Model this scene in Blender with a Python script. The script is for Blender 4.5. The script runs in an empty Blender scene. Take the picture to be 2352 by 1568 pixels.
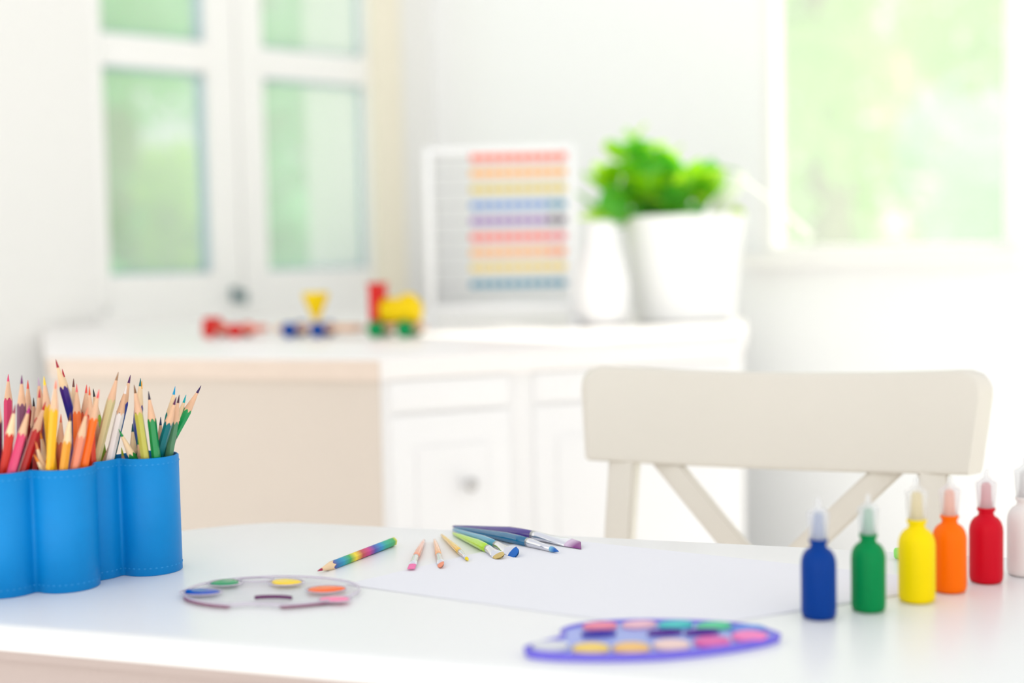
import bpy, bmesh, math, random
from mathutils import Vector, Matrix

S = bpy.context.scene
COL = S.collection
PI = math.pi

# ---------------------------------------------------------------- camera
FOCAL_PX = 2352 * 50 / 36.0
PITCH, ROLL = math.atan(214 / FOCAL_PX), -0.021
EYE = Vector((0, 0, 1.02))
ROT = Matrix.Rotation(PI / 2 - PITCH, 3, 'X') @ Matrix.Rotation(ROLL, 3, 'Z')
cd = bpy.data.cameras.new('camera')
cd.sensor_width = 36
cd.lens = 50
cd.clip_start = 0.05
cd.clip_end = 200
cd.dof.use_dof = True
cd.dof.focus_distance = 1.25
cd.dof.aperture_fstop = 2.0
cam = bpy.data.objects.new('camera', cd)
COL.objects.link(cam)
cam.matrix_world = Matrix.Translation(EYE) @ ROT.to_4x4()
S.camera = cam

# ---------------------------------------------------------------- sky, sun, exposure
w = bpy.data.worlds.new('sky')
S.world = w
w.use_nodes = True
bg = w.node_tree.nodes['Background']
bg.inputs[0].default_value = (0.95, 0.96, 1.0, 1)
bg.inputs[1].default_value = 1.3
sl = bpy.data.lights.new('sun', 'SUN')
sl.energy = 8.5
sl.angle = 0.02
sl.color = (1, 0.96, 0.88)
sun = bpy.data.objects.new('sun', sl)
COL.objects.link(sun)
SUN_TO = Vector((-0.85, -0.53, -1.75))          # the way the light travels
sun.rotation_euler = SUN_TO.to_track_quat('-Z', 'Y').to_euler()
sun.location = (3, 6, 8)
S.view_settings.view_transform = 'Standard'
S.view_settings.look = 'None'
S.view_settings.gamma = 1
S.view_settings.use_curve_mapping = False
S.view_settings.exposure = -0.42
S.cycles.use_denoising = True
S.cycles.max_bounces = 10
S.cycles.transparent_max_bounces = 16
S.cycles.sample_clamp_indirect = 6


# ---------------------------------------------------------------- helpers
def ray(px, py):
    return ROT @ Vector(((px - 1176) / FOCAL_PX, -(py - 784) / FOCAL_PX, -1))


def on(px, py, z):
    """the point of the horizontal plane z under a pixel"""
    d = ray(px, py)
    return EYE + d * ((z - EYE.z) / d.z)


def at(px, py, y):
    """the point at distance y under a pixel"""
    d = ray(px, py)
    return EYE + d * (y / d.y)


def lin(c):
    out = []
    for v in c:
        v /= 255.0
        out.append(v / 12.92 if v <= 0.04045 else ((v + 0.055) / 1.055) ** 2.4)
    return out


MATS = {}


def mat(name, rgb, rough=0.5, spec=0.5, vary=0.04, scale=30, bump=0.0, metal=0.0, trans=0.0, alpha=1.0, coat=0.0):
    """principled surface with a little noise in its colour; trans mixes in translucency, alpha in transparency"""
    if name in MATS:
        return MATS[name]
    m = bpy.data.materials.new(name)
    m.use_nodes = True
    nt = m.node_tree
    b = nt.nodes['Principled BSDF']
    out = nt.nodes['Material Output']
    c = lin(rgb)
    tc = nt.nodes.new('ShaderNodeTexCoord')
    nz = nt.nodes.new('ShaderNodeTexNoise')
    nz.inputs['Scale'].default_value = scale
    nz.inputs['Detail'].default_value = 3
    nt.links.new(tc.outputs['Object'], nz.inputs['Vector'])
    mx = nt.nodes.new('ShaderNodeMix')
    mx.data_type = 'RGBA'
    mx.inputs[6].default_value = (*[v * (1 - vary) for v in c], 1)
    mx.inputs[7].default_value = (*[min(1, v * (1 + vary)) for v in c], 1)
    nt.links.new(nz.outputs['Fac'], mx.inputs[0])
    nt.links.new(mx.outputs[2], b.inputs['Base Color'])
    b.inputs['Roughness'].default_value = rough
    b.inputs['Specular IOR Level'].default_value = spec
    b.inputs['Metallic'].default_value = metal
    b.inputs['Coat Weight'].default_value = coat
    if bump:
        bp = nt.nodes.new('ShaderNodeBump')
        bp.inputs['Strength'].default_value = bump
        bp.inputs['Distance'].default_value = 0.001
        n2 = nt.nodes.new('ShaderNodeTexNoise')
        n2.inputs['Scale'].default_value = scale * 30
        nt.links.new(tc.outputs['Object'], n2.inputs['Vector'])
        nt.links.new(n2.outputs['Fac'], bp.inputs['Height'])
        nt.links.new(bp.outputs['Normal'], b.inputs['Normal'])
    last = b.outputs[0]
    if trans:
        t = nt.nodes.new('ShaderNodeBsdfTranslucent')
        nt.links.new(mx.outputs[2], t.inputs['Color'])
        ms = nt.nodes.new('ShaderNodeMixShader')
        ms.inputs[0].default_value = trans
        nt.links.new(last, ms.inputs[1])
        nt.links.new(t.outputs[0], ms.inputs[2])
        last = ms.outputs[0]
    if alpha < 1:
        t = nt.nodes.new('ShaderNodeBsdfTransparent')
        ms = nt.nodes.new('ShaderNodeMixShader')
        ms.inputs[0].default_value = alpha
        nt.links.new(t.outputs[0], ms.inputs[1])
        nt.links.new(last, ms.inputs[2])
        last = ms.outputs[0]
    nt.links.new(last, out.inputs['Surface'])
    MATS[name] = m
    return m


def stripes(name, stops, length, axis='Z', constant=False):
    """a printed run of colours along one axis of the object, 0..length"""
    m = mat(name, (200, 200, 200), 0.35)
    nt = m.node_tree
    b = nt.nodes['Principled BSDF']
    tc = nt.nodes.new('ShaderNodeTexCoord')
    sp = nt.nodes.new('ShaderNodeSeparateXYZ')
    nt.links.new(tc.outputs['Object'], sp.inputs[0])
    mr = nt.nodes.new('ShaderNodeMapRange')
    mr.inputs['From Max'].default_value = length
    nt.links.new(sp.outputs[axis], mr.inputs['Value'])
    cr = nt.nodes.new('ShaderNodeValToRGB')
    cr.color_ramp.interpolation = 'CONSTANT' if constant else 'LINEAR'
    e = cr.color_ramp.elements
    while len(e) < len(stops):
        e.new(0.5)
    for i, (p, c) in enumerate(stops):
        e[i].position = p
        e[i].color = (*lin(c), 1)
    nt.links.new(mr.outputs[0], cr.inputs[0])
    nt.links.new(cr.outputs[0], b.inputs['Base Color'])
    return m


def link(name, me, m, parent=None, smooth=True, loc=None):
    o = bpy.data.objects.new(name, me)
    COL.objects.link(o)
    if m and not me.materials:
        me.materials.append(m)
    if smooth:
        for p in me.polygons:
            p.use_smooth = True
    if parent:
        o.parent = parent
    if loc:
        o.location = loc
    return o


def mesh(name, V, F):
    me = bpy.data.meshes.new(name)
    me.from_pydata([tuple(v) for v in V], [], F)
    bm = bmesh.new()
    bm.from_mesh(me)
    bmesh.ops.recalc_face_normals(bm, faces=bm.faces)
    bm.to_mesh(me)
    bm.free()
    me.update()
    return me


def tag(o, label=None, cat=None, group=None, kind=None):
    if label:
        o['label'] = label
    if cat:
        o['category'] = cat
    if group:
        o['group'] = group
    if kind:
        o['kind'] = kind
    return o


def thing(name, label, cat, loc=(0, 0, 0), rotz=0.0, group=None, direction=None):
    o = bpy.data.objects.new(name, None)
    o.empty_display_size = 0.02
    COL.objects.link(o)
    o.location = loc
    if direction is not None:
        o.rotation_euler = Vector(direction).to_track_quat('Z', 'Y').to_euler()
    else:
        o.rotation_euler = (0, 0, rotz)
    return tag(o, label, cat, group)


def auto(o, ang=0.6):
    """sharp edges stay sharp"""
    me = o.data
    bm = bmesh.new()
    bm.from_mesh(me)
    for e in bm.edges:
        if len(e.link_faces) == 2 and e.calc_face_angle(0) > ang:
            e.smooth = False
    bm.to_mesh(me)
    bm.free()
    return o


def loft(rings, cap0=True, cap1=True):
    """rings of equally many points -> V, F"""
    V, F = [], []
    n = len(rings[0])
    for r in rings:
        V += [tuple(p) for p in r]
    for k in range(len(rings) - 1):
        a, b = k * n, (k + 1) * n
        for i in range(n):
            j = (i + 1) % n
            F.append((a + i, a + j, b + j, b + i))
    if cap0:
        F.append(tuple(range(n - 1, -1, -1)))
    if cap1:
        F.append(tuple(range((len(rings) - 1) * n, len(rings) * n)))
    return V, F


def lathe(profile, n=28, cap0=True, cap1=True):
    rings = [[(r * math.cos(2 * PI * i / n), r * math.sin(2 * PI * i / n), z) for i in range(n)] for r, z in profile]
    return loft(rings, cap0, cap1)


def box_me(name, x0, x1, y0, y1, z0, z1, bevel=0.0, seg=2):
    bm = bmesh.new()
    vs = [bm.verts.new((x, y, z)) for x in (x0, x1) for y in (y0, y1) for z in (z0, z1)]
    for f in ((0, 1, 3, 2), (4, 6, 7, 5), (0, 4, 5, 1), (2, 3, 7, 6), (0, 2, 6, 4), (1, 5, 7, 3)):
        bm.faces.new([vs[i] for i in f])
    bmesh.ops.recalc_face_normals(bm, faces=bm.faces)
    if bevel:
        bmesh.ops.bevel(bm, geom=bm.edges[:], offset=bevel, segments=seg, affect='EDGES', profile=0.5)
    me = bpy.data.meshes.new(name)
    bm.to_mesh(me)
    bm.free()
    return me


def box(name, m, parent, x0, x1, y0, y1, z0, z1, bevel=0.0):
    return auto(link(name, box_me(name, x0, x1, y0, y1, z0, z1, bevel), m, parent))


def multibox(name, m, parent, boxes):
    V, F = [], []
    for x0, x1, y0, y1, z0, z1 in boxes:
        k = len(V)
        V += [(x, y, z) for x in (x0, x1) for y in (y0, y1) for z in (z0, z1)]
        F += [tuple(k + i for i in f) for f in ((0, 1, 3, 2), (4, 6, 7, 5), (0, 4, 5, 1), (2, 3, 7, 6), (0, 2, 6, 4), (1, 5, 7, 3))]
    return link(name, mesh(name, V, F), m, parent, smooth=False)


def prism(name, m, parent, pts, z0, z1, bevel=0.0, seg=3, which='top'):
    """an upright slab over an outline, its upper edge rounded"""
    bm = bmesh.new()
    lo = [bm.verts.new((p[0], p[1], z0)) for p in pts]
    hi = [bm.verts.new((p[0], p[1], z1)) for p in pts]
    n = len(pts)
    for i in range(n):
        j = (i + 1) % n
        bm.faces.new((lo[i], lo[j], hi[j], hi[i]))
    bm.faces.new(hi)
    bm.faces.new(lo[::-1])
    bmesh.ops.recalc_face_normals(bm, faces=bm.faces)
    if bevel:
        top = set(hi)
        bot = set(lo)
        ed = [e for e in bm.edges if (e.verts[0] in top and e.verts[1] in top) or (which == 'both' and e.verts[0] in bot and e.verts[1] in bot)]
        bmesh.ops.bevel(bm, geom=ed, offset=bevel, segments=seg, affect='EDGES', profile=0.5)
    me = bpy.data.meshes.new(name)
    bm.to_mesh(me)
    bm.free()
    return auto(link(name, me, m, parent), 0.75)


def tube_rings(path, rad, n=8, closed=False, flat=1.0):
    """tube V, F along a 3-D path"""
    V, F = [], []
    N = len(path)
    P = [Vector(p) for p in path]
    for k in range(N):
        if closed:
            d = P[(k + 1) % N] - P[k - 1]
        else:
            d = P[min(k + 1, N - 1)] - P[max(k - 1, 0)]
        d.normalize()
        up = Vector((0, 0, 1)) if abs(d.z) < 0.95 else Vector((1, 0, 0))
        a = d.cross(up).normalized()
        b = a.cross(d)
        r = rad[k] if isinstance(rad, (list, tuple)) else rad
        for i in range(n):
            t = 2 * PI * i / n
            V.append(P[k] + a * r * math.cos(t) + b * r * flat * math.sin(t))
    for k in range(N if closed else N - 1):
        a, b = k * n, ((k + 1) % N) * n
        for i in range(n):
            j = (i + 1) % n
            F.append((a + i, a + j, b + j, b + i))
    if not closed:
        F.append(tuple(range(n)))
        F.append(tuple(range((N - 1) * n, N * n)))
    return V, F


def spline(pts, k=6, closed=True):
    """Catmull-Rom through 2-D points"""
    out = []
    n = len(pts)
    for i in range(n if closed else n - 1):
        if closed:
            p0, p1, p2, p3 = (Vector(pts[(i + d) % n]) for d in (-1, 0, 1, 2))
        else:
            p0, p1, p2, p3 = (Vector(pts[max(0, min(n - 1, i + d))]) for d in (-1, 0, 1, 2))
        for s in range(k):
            t = s / k
            out.append(0.5 * ((2 * p1) + (-p0 + p2) * t + (2 * p0 - 5 * p1 + 4 * p2 - p3) * t * t + (-p0 + 3 * p1 - 3 * p2 + p3) * t ** 3))
    if not closed:
        out.append(Vector(pts[-1]))
    return out


def inset(pts, d):
    """pull a closed anticlockwise outline inwards"""
    n = len(pts)
    area = sum(pts[i][0] * pts[(i + 1) % n][1] - pts[(i + 1) % n][0] * pts[i][1] for i in range(n))
    s = 1 if area > 0 else -1
    out = []
    for i in range(n):
        a, b = Vector(pts[i - 1][:2]), Vector(pts[(i + 1) % n][:2])
        t = (b - a).normalized()
        out.append(Vector(pts[i][:2]) + Vector((-t.y, t.x)) * d * s)
    return out


def cup_wall(name, m, parent, outline, wall, z0, z1):
    """an open vessel: outer wall, rim, inner wall and a bottom"""
    inn = inset(outline, wall)
    lip = inset(outline, wall * 0.5)
    rings = [[(p[0], p[1], z0) for p in inset(outline, 0.0006)], [(p[0], p[1], z0 + 0.0006) for p in outline],
             [(p[0], p[1], z1 - wall * .4) for p in outline], [(p[0], p[1], z1) for p in lip],
             [(p[0], p[1], z1 - wall * .4) for p in inn], [(p[0], p[1], z0 + 0.003) for p in inn]]
    V, F = loft(rings)
    return auto(link(name, mesh(name, V, F), m, parent), 1.2)


def local(parent, p):
    """world point -> the parent's own frame"""
    M = Matrix.Translation(parent.location) @ parent.rotation_euler.to_matrix().to_4x4()
    return M.inverted() @ Vector(p)

# ---------------------------------------------------------------- materials used all over
M_WALL = mat('wall_paint', (249, 250, 250), 0.8, 0.2, 0.01)
M_TRIM = mat('trim_paint', (244, 243, 240), 0.4, 0.4, 0.01)
M_CASING = mat('casing_shaded', (238, 231, 212), 0.5, 0.4, 0.02)  # the casing's shade is put into its colour
M_TABLE = mat('table_lacquer', (238, 239, 240), 0.30, 0.45, 0.01, 8)
M_APRON = mat('apron_shaded', (180, 164, 160), 0.4, 0.4, 0.02, 8)  # shade on the table's underparts, put into their colour
M_CHAIR = mat('chair_paint', (224, 218, 208), 0.4, 0.4, 0.02, 10)
M_STEEL = mat('ferrule_metal', (225, 226, 232), 0.22, 0.5, 0.02, 60, metal=1.0)
M_WOOD = mat('cedar', (226, 182, 150), 0.6, 0.3, 0.10, 120)
M_PALEWOOD = mat('basswood', (236, 206, 168), 0.6, 0.3, 0.10, 120)

# ---------------------------------------------------------------- the room
Z_TOP, Z_LEFT = 5.4, 2.6  # right wall's unseen top raised to keep sun off the floor
DL = Vector((math.sin(math.radians(46)), math.cos(math.radians(46)), 0))   # along the left wall
DR = Vector((DL.y, -DL.x, 0))                                              # along the right wall
W0 = at(225, 400, 3.2)
W0.z = 0


def wall_hit(px, py, base, d):
    """(u, z) of the wall plane through base along d under a pixel"""
    r = ray(px, py)
    n = Vector((-d.y, d.x, 0))
    k = (base - EYE).dot(n) / r.dot(n)
    p = EYE + r * k
    return (p - base).dot(d), p.z


u_c, _ = wall_hit(1000, 400, W0, DL)
CORNER = W0 + DL * u_c


def wall_frame(name, d, label):
    e = bpy.data.objects.new(name, None)
    COL.objects.link(e)
    e.location = CORNER
    e.rotation_euler = (0, 0, math.atan2(d.y, d.x))
    e['kind'] = 'structure'
    e['label'] = label
    return e


# left wall: local x = u - u_c (negative, towards the camera), local y = outwards
def UL(px, py=400):
    return wall_hit(px, py, CORNER, DL)[0]


def ZL(px, py):
    return wall_hit(px, py, CORNER, DL)[1]


def UR(px, py=300):
    return wall_hit(px, py, CORNER, DR)[0]


def ZR(px, py):
    return wall_hit(px, py, CORNER, DR)[1]


TH, TR = 0.30, 0.05
lx0, lx1 = UL(226), UL(862)
lz0, lz1 = ZL(550, 706), 2.35
aL = math.atan2(DL.y, DL.x)
aR = math.atan2(DR.y, DR.x)


def wall(name, ang, boxes, m=M_WALL):
    o = multibox(name, m, None, boxes)
    o.location = CORNER
    o.rotation_euler = (0, 0, ang)
    o['kind'] = 'structure'
    return o


wall('wall_left', aL, [(-4.2, lx0, 0, TH, 0, Z_LEFT), (lx0, lx1, 0, TH, 0, lz0), (lx0, lx1, 0, TH, lz1, Z_LEFT), (lx1, 0, 0, TH, 0, Z_LEFT)], mat('wall_paint_toned_down', (238, 237, 234), 0.8, 0.2, 0.01))  # same wall paint, greyed so dimmer light is in its colour
rx0, rx1 = UR(1748), UR(2322)
rz0, rz1 = ZR(2050, 578), 2.7
dx0, dx1 = UR(2352) + .14, UR(2352) + 1.5
wall('wall_right', aR, [(-TR, rx0, 0, TR, 0, Z_TOP), (rx0, rx1, 0, TR, 0, rz0), (rx0, rx1, 0, TR, rz1, Z_TOP), (rx1, dx0, 0, TR, 0, Z_TOP), (dx0, dx1, 0, TR, 2.1, Z_TOP), (dx1, 4.4, 0, TR, 0, Z_TOP)])
wb = multibox('added_wall_back', M_WALL, None, [(-4.4, 4.4, -1.62, -1.5, 0, 3.0)])  # unseen wall added behind the camera to block low sky light
wb['kind'] = 'structure'
fl = multibox('floor', mat('floor_boards', (243, 241, 238), 0.35, 0.4, 0.02, 4), None, [(-4.6, 4.6, -2.5, 4.6, -0.05, 0)])
fl['kind'] = 'structure'


def glass(name, veil, tint):
    m = bpy.data.materials.new(name)
    m.use_nodes = True
    nt = m.node_tree
    nt.nodes.remove(nt.nodes['Principled BSDF'])
    out = nt.nodes['Material Output']
    t = nt.nodes.new('ShaderNodeBsdfTransparent')
    t.inputs[0].default_value = (*tint, 1)
    d = nt.nodes.new('ShaderNodeBsdfTranslucent')
    d.inputs[0].default_value = (0.96, 0.98, 0.97, 1)
    g = nt.nodes.new('ShaderNodeBsdfGlossy')
    g.inputs['Roughness'].default_value = 0.05
    tc = nt.nodes.new('ShaderNodeTexCoord')
    nz = nt.nodes.new('ShaderNodeTexNoise')
    nz.inputs['Scale'].default_value = 6
    nt.links.new(tc.outputs['Object'], nz.inputs['Vector'])
    mr = nt.nodes.new('ShaderNodeMapRange')
    mr.inputs['To Min'].default_value = veil * 0.9
    mr.inputs['To Max'].default_value = veil * 1.1
    nt.links.new(nz.outputs['Fac'], mr.inputs['Value'])
    a = nt.nodes.new('ShaderNodeMixShader')
    nt.links.new(mr.outputs[0], a.inputs[0])
    nt.links.new(t.outputs[0], a.inputs[1])
    nt.links.new(d.outputs[0], a.inputs[2])
    b = nt.nodes.new('ShaderNodeMixShader')
    b.inputs[0].default_value = 0.05
    nt.links.new(a.outputs[0], b.inputs[1])
    nt.links.new(g.outputs[0], b.inputs[2])
    nt.links.new(b.outputs[0], out.inputs['Surface'])
    return m


G_LEFT = glass('glare_pane_left', 0.42, (0.98, 1, 1))  # translucent veil puts window glare and haze into the glass
G_DOOR = glass('clear_pane_added_door', 0.02, (1, 1, 1))
G_RIGHT = glass('glare_pane_right', 0.185, (1, 1, 0.98))  # veil here stands for sun glare

# window 1: two casements, each with a glazing bar
win = bpy.data.objects.new('window_1', None)
COL.objects.link(win)
win.location = CORNER
win.rotation_euler = (0, 0, aL)
win['kind'] = 'structure'
win['label'] = 'white two-casement window with glazing bars beside the toy train'
p1a, p1b = UL(250), UL(490)
p2a, p2b = UL(617), UL(850)
mid = UL(556)
zb1, zb2 = ZL(640, 622), ZL(640, 622)
m0, m1 = ZL(640, 178), ZL(640, 112)
multibox('window_frame', M_TRIM, win, [(lx0, lx1, 0.0, .10, lz0, lz0 + .02), (lx0, lx0 + .012, 0, .10, lz0, lz1), (lx1 - .012, lx1, 0, .10, lz0, lz1), (lx0, lx1, 0, .10, lz1 - .03, lz1)])
for a0, a1, q0, q1 in ((lx0 + .012, mid - .002, p1a, p1b), (mid + .002, lx1 - .012, p2a, p2b)):
    sash = multibox('sash', M_TRIM, win, [(a0, q0, .01, .065, lz0 + .02, lz1 - .03), (q1, a1, .01, .065, lz0 + .02, lz1 - .03),
                                          (q0, q1, .01, .065, lz0 + .02, zb1), (q0, q1, .01, .065, lz1 - .1, lz1 - .03)])
    multibox('glazing_bar', M_TRIM, sash, [(q0, q1, .012, .06, m0, m1)])
    for z0, z1 in ((zb1, m0), (m1, lz1 - .1)):
        multibox('pane', G_LEFT, sash, [(q0 + .004, q1 - .004, .036, .04, z0 + .002, z1 - .002)])
        g = .016
        multibox('outer_pane_edge', mat('pane_edge_blue_grey', (176, 200, 208), 0.6), sash, [(q0, q0 + .005, .03, .05, z0, z1), (q1 - (g if q1 < mid else .004), q1, .03, .05, z0, z1), (q0, q1, .03, .05, z0, z0 + .006), (q0, q1, .03, .05, z1 - .008, z1)])  # strip added for the outer pane and frame edges seen through the glass
hu, hz = wall_hit(541, 676, CORNER, DL)
hd = multibox('window_handle', mat('handle_grey', (104, 130, 134), 0.4, metal=0.1), win, [(hu - .007, hu + .007, -.010, .012, hz - .018, hz + .016), (hu - .005, hu + .005, -.034, -.010, hz - .004, hz + .006), (hu - .005, hu + .006, -.042, -.032, hz - .022, hz + .008)])
cs0, cs1 = UL(853), UL(916)
t1 = wall('trim_1', aL, [(cs0, cs1, -.022, 0, lz0 - .06, lz1 + .06)], M_CASING)
t2 = wall('trim_2', aL, [(lx0 - .02, cs1, -.018, .0, .60, lz0)], M_TRIM)
t2['label'] = 'white apron board under the two-casement window'
t1['label'] = 'shade-toned upright casing right of the two-casement window'

# window 2: one large light
win2 = bpy.data.objects.new('window_2', None)
COL.objects.link(win2)
win2.location = CORNER
win2.rotation_euler = (0, 0, aR)
win2['kind'] = 'structure'
win2['label'] = 'bright single-light window behind the chair'
q0, q1 = UR(1772), UR(2306)
qz = ZR(2050, 560)
multibox('window_frame', M_TRIM, win2, [(rx0, q0, 0, .045, rz0, rz1), (q1, rx1, 0, .045, rz0, rz1), (q0, q1, 0, .045, rz0, qz), (q0, q1, 0, .045, rz1 - .07, rz1)])
multibox('pane', G_RIGHT, win2, [(q0, q1, .036, .04, qz, rz1 - .07)])
dor = bpy.data.objects.new('added_door_1', None)  # unseen door added to let sun and sky light in
COL.objects.link(dor)
dor.location = CORNER
dor.rotation_euler = (0, 0, aR)
dor['kind'] = 'structure'
dor['label'] = 'added unseen glazed door letting light in right of the bright window'
multibox('added_door_frame', M_TRIM, dor, [(dx0, dx0 + .07, 0, .08, .0, 2.1), (dx1 - .07, dx1, 0, .08, .0, 2.1), (dx0 + .07, dx1 - .07, 0, .08, 0, .09), (dx0 + .07, dx1 - .07, 0, .08, 2.03, 2.1)])
multibox('pane', G_DOOR, dor, [(dx0 + .07, dx1 - .07, .036, .04, .09, 2.03)])
multibox('window_sill', M_TRIM, win2, [(rx0 - .03, rx1 + .03, -.04, 0, rz0 - .03, rz0)])
for k, (a0, a1, ang) in enumerate(((-4.2, 0, aL), (0, dx0, aR))):
    wall('baseboard_' + ('left', 'right')[k], ang, [(a0, a1, -.016, 0, 0, .1)], M_TRIM)

# ---------------------------------------------------------------- outdoors
lawn = multibox('ground', mat('lawn', (120, 170, 70), 0.9, 0.1, 0.2, 3), None, [(-40, 40, 4.7, 60, -.5, -.4)])
lawn['kind'] = 'structure'


def leaf_cloud(rng, blobs, n, size):
    V, F = [], []
    tot = sum(b[3] ** 2 for b in blobs)
    for bx, by, bz, br in blobs:
        for _ in range(int(n * br * br / tot)):
            d = Vector((rng.gauss(0, 1), rng.gauss(0, 1), rng.gauss(0, 1))).normalized()
            p = Vector((bx, by, bz)) + d * br * rng.uniform(.55, 1.0)
            nrm = (d + Vector((rng.gauss(0, .7), rng.gauss(0, .7), rng.gauss(0, .7)))).normalized()
            a = nrm.orthogonal().normalized()
            a = (Matrix.Rotation(rng.uniform(0, 2 * PI), 3, nrm) @ a)
            b = nrm.cross(a)
            s = size * rng.uniform(.6, 1.3)
            k = len(V)
            V += [p - a * s, p + b * s * .45 + nrm * s * .1, p + a * s, p - b * s * .45 + nrm * s * .1]
            F += [(k, k + 1, k + 2), (k, k + 2, k + 3)]
    return V, F


def tree(label, x, y, h, cr, seed, leaf, n=2600, name='tree', cat='tree', low=.25, size=.13):
    rng = random.Random(seed)
    t = thing(name, label, cat, (x, y, -.4))
    V, F = tube_rings([(0, 0, -.02), (.04, .02, h * .3), (-.03, .03, h * .6), (.02, 0, h * .85)], [h * .03, h * .025, h * .017, h * .006], 8)
    link('trunk', mesh('trunk', V, F), mat('bark', (150, 140, 115), 0.9, 0.1, 0.2, 8), t)
    blobs = [(rng.uniform(-.6, .6) * cr, rng.uniform(-.6, .6) * cr, h * (low + (1 - low) * (k + .5) / 9), cr * rng.uniform(.45, .75)) for k in range(9)]
    V, F = leaf_cloud(rng, blobs, n, size)
    me = bpy.data.meshes.new('foliage')
    me.from_pydata([tuple(v) for v in V], [], F)
    o = link('foliage', me, leaf, t, smooth=False)
    o['kind'] = 'stuff'
    return t


L_MINT = mat('leaf_mint', (168, 236, 186), 0.5, 0.3, 0.15, 2, trans=.5)
L_LIME = mat('leaf_lime', (190, 222, 110), 0.5, 0.3, 0.15, 2, trans=.55)
L_DARK = mat('leaf_deep', (126, 214, 160), 0.5, 0.3, 0.2, 2, trans=.5)
L_PALE = mat('leaf_pale', (192, 226, 142), 0.5, 0.3, 0.12, 2, trans=.55)
tree('mint green leafy tree seen through the left casement panes', -2.55, 9.4, 5.4, 1.0, 1, L_MINT, 2600, low=.05)
tree('deep green tree far behind the mint green tree, left window', -2.3, 13.8, 6.3, 1.5, 2, L_DARK, 2300, low=.05)
tree('lime green rounded bush low in the left window', -1.50, 6.6, 1.85, .19, 3, L_LIME, 900, 'bush', 'bush', .5, .07)
tree('small mint green bush in the lower left corner of the left window', -2.42, 6.9, 1.9, .38, 4, L_MINT, 1300, 'bush', 'bush', .3, .08)
tree('fresh green slender tree behind the middle panes of the left window', -1.1, 8.4, 5.0, .42, 5, L_MINT, 1800, low=.05)
tree('pale yellow green tree filling the right window on its left side', 1.95, 8.8, 5.4, 1.0, 7, L_PALE, 2600, low=.05)
tree('pale sunlit tree on the right side of the right window', 4.0, 10.6, 5.4, 1.15, 8, L_PALE, 2600, low=.05)
tree('fresh green bush at the bottom of the right window', 2.15, 6.3, 1.9, .45, 9, L_MINT, 1500, 'bush', 'bush', .2, .08)
tree('dense pale green tree far behind the two nearer trees of the right window', 3.7, 15.5, 6.6, 2.2, 10, L_PALE, 3600, low=.05)

# ---------------------------------------------------------------- sideboard in the corner
P1, P2, P3 = Vector((-.711, 2.171, 0)), Vector((-.187, 1.994, 0)), Vector((.361, 2.237, 0))
sb = thing('sideboard', 'white corner sideboard with shade-toned side panel under the toy train', 'cabinet', P2, math.atan2(P3.y - P2.y, P3.x - P2.x))
poly = [P1, P2, P3, Vector((.46, 2.78, 0)), Vector((.35, 3.275, 0)), Vector((-.21, 3.86, 0)), Vector((-1.02, 3.085, 0))]
pl = [local(sb, p).to_2d() for p in poly]
M_SB = mat('sideboard_white', (238, 237, 238), 0.45, 0.35, 0.01, 6)
M_SB_SHADED = mat('sideboard_shaded', (214, 202, 191), 0.5, 0.35, 0.02, 6)  # sideboard white with the shade of this side put into the colour
M_SBTOP = mat('sideboard_top', (246, 242, 240), 0.35, 0.35, 0.01, 6)
prism('worktop', M_SBTOP, sb, pl, .838, .87, .006)
prism('carcass', M_SB, sb, inset(pl, .009), .06, .838)
prism('plinth', M_SB, sb, inset(pl, .05), 0, .06)
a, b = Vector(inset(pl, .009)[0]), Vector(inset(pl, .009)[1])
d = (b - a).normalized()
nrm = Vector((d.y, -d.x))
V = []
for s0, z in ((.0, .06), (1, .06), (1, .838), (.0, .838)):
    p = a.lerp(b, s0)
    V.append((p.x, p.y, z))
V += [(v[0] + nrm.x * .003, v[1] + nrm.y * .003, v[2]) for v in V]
e = Vector(pl[1]) - Vector(pl[0])
en = Vector((e.y, -e.x)).normalized()
V2 = []
for z in (.838, .8665):
    for q_, s_ in ((pl[0], 0), (pl[1], 0), (pl[1], 1), (pl[0], 1)):
        V2.append((q_[0] + en.x * (.0004 + .002 * s_), q_[1] + en.y * (.0004 + .002 * s_), z))
link('edge_band', mesh('edge_band', V2, [(0, 1, 2, 3), (4, 5, 6, 7), (0, 1, 5, 4), (1, 2, 6, 5), (2, 3, 7, 6), (3, 0, 4, 7)]), mat('edge_shaded', (224, 206, 192), 0.5), sb, smooth=False)['label'] = 'worktop edge coloured for shade'  # edge strip carries the shaded side's tone in its colour
link('side_panel', mesh('side_panel', V, [(0, 1, 2, 3), (4, 5, 6, 7), (0, 1, 5, 4), (1, 2, 6, 5), (2, 3, 7, 6), (3, 0, 4, 7)]), M_SB_SHADED, sb, smooth=False)['label'] = 'side panel with shade in its colour'
for x0, x1 in ((.016, .200), (.240, .583)):
    f = box('drawer_front', M_SB, sb, x0, x1, .003, .012, .790, .8365, .002)
    dr = box('door', M_SB, sb, x0, x1, .003, .012, .075, .786, .002)
    box('door_panel', M_SB, dr, x0 + .035, x1 - .035, .0005, .005, .12, .74, .003)
    if x0 > .1:
        continue
    kx = .128
    V, F = lathe([(.004, 0), (.004, .012), (.010, .016), (.011, .022), (.006, .026)], 16)
    k = link('knob', mesh('knob', V, F), mat('knob_pewter', (196, 194, 194), 0.35, metal=.3), dr)
    k.location = (kx, .002, .682)
    k.rotation_euler = (PI / 2, 0, 0)

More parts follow.
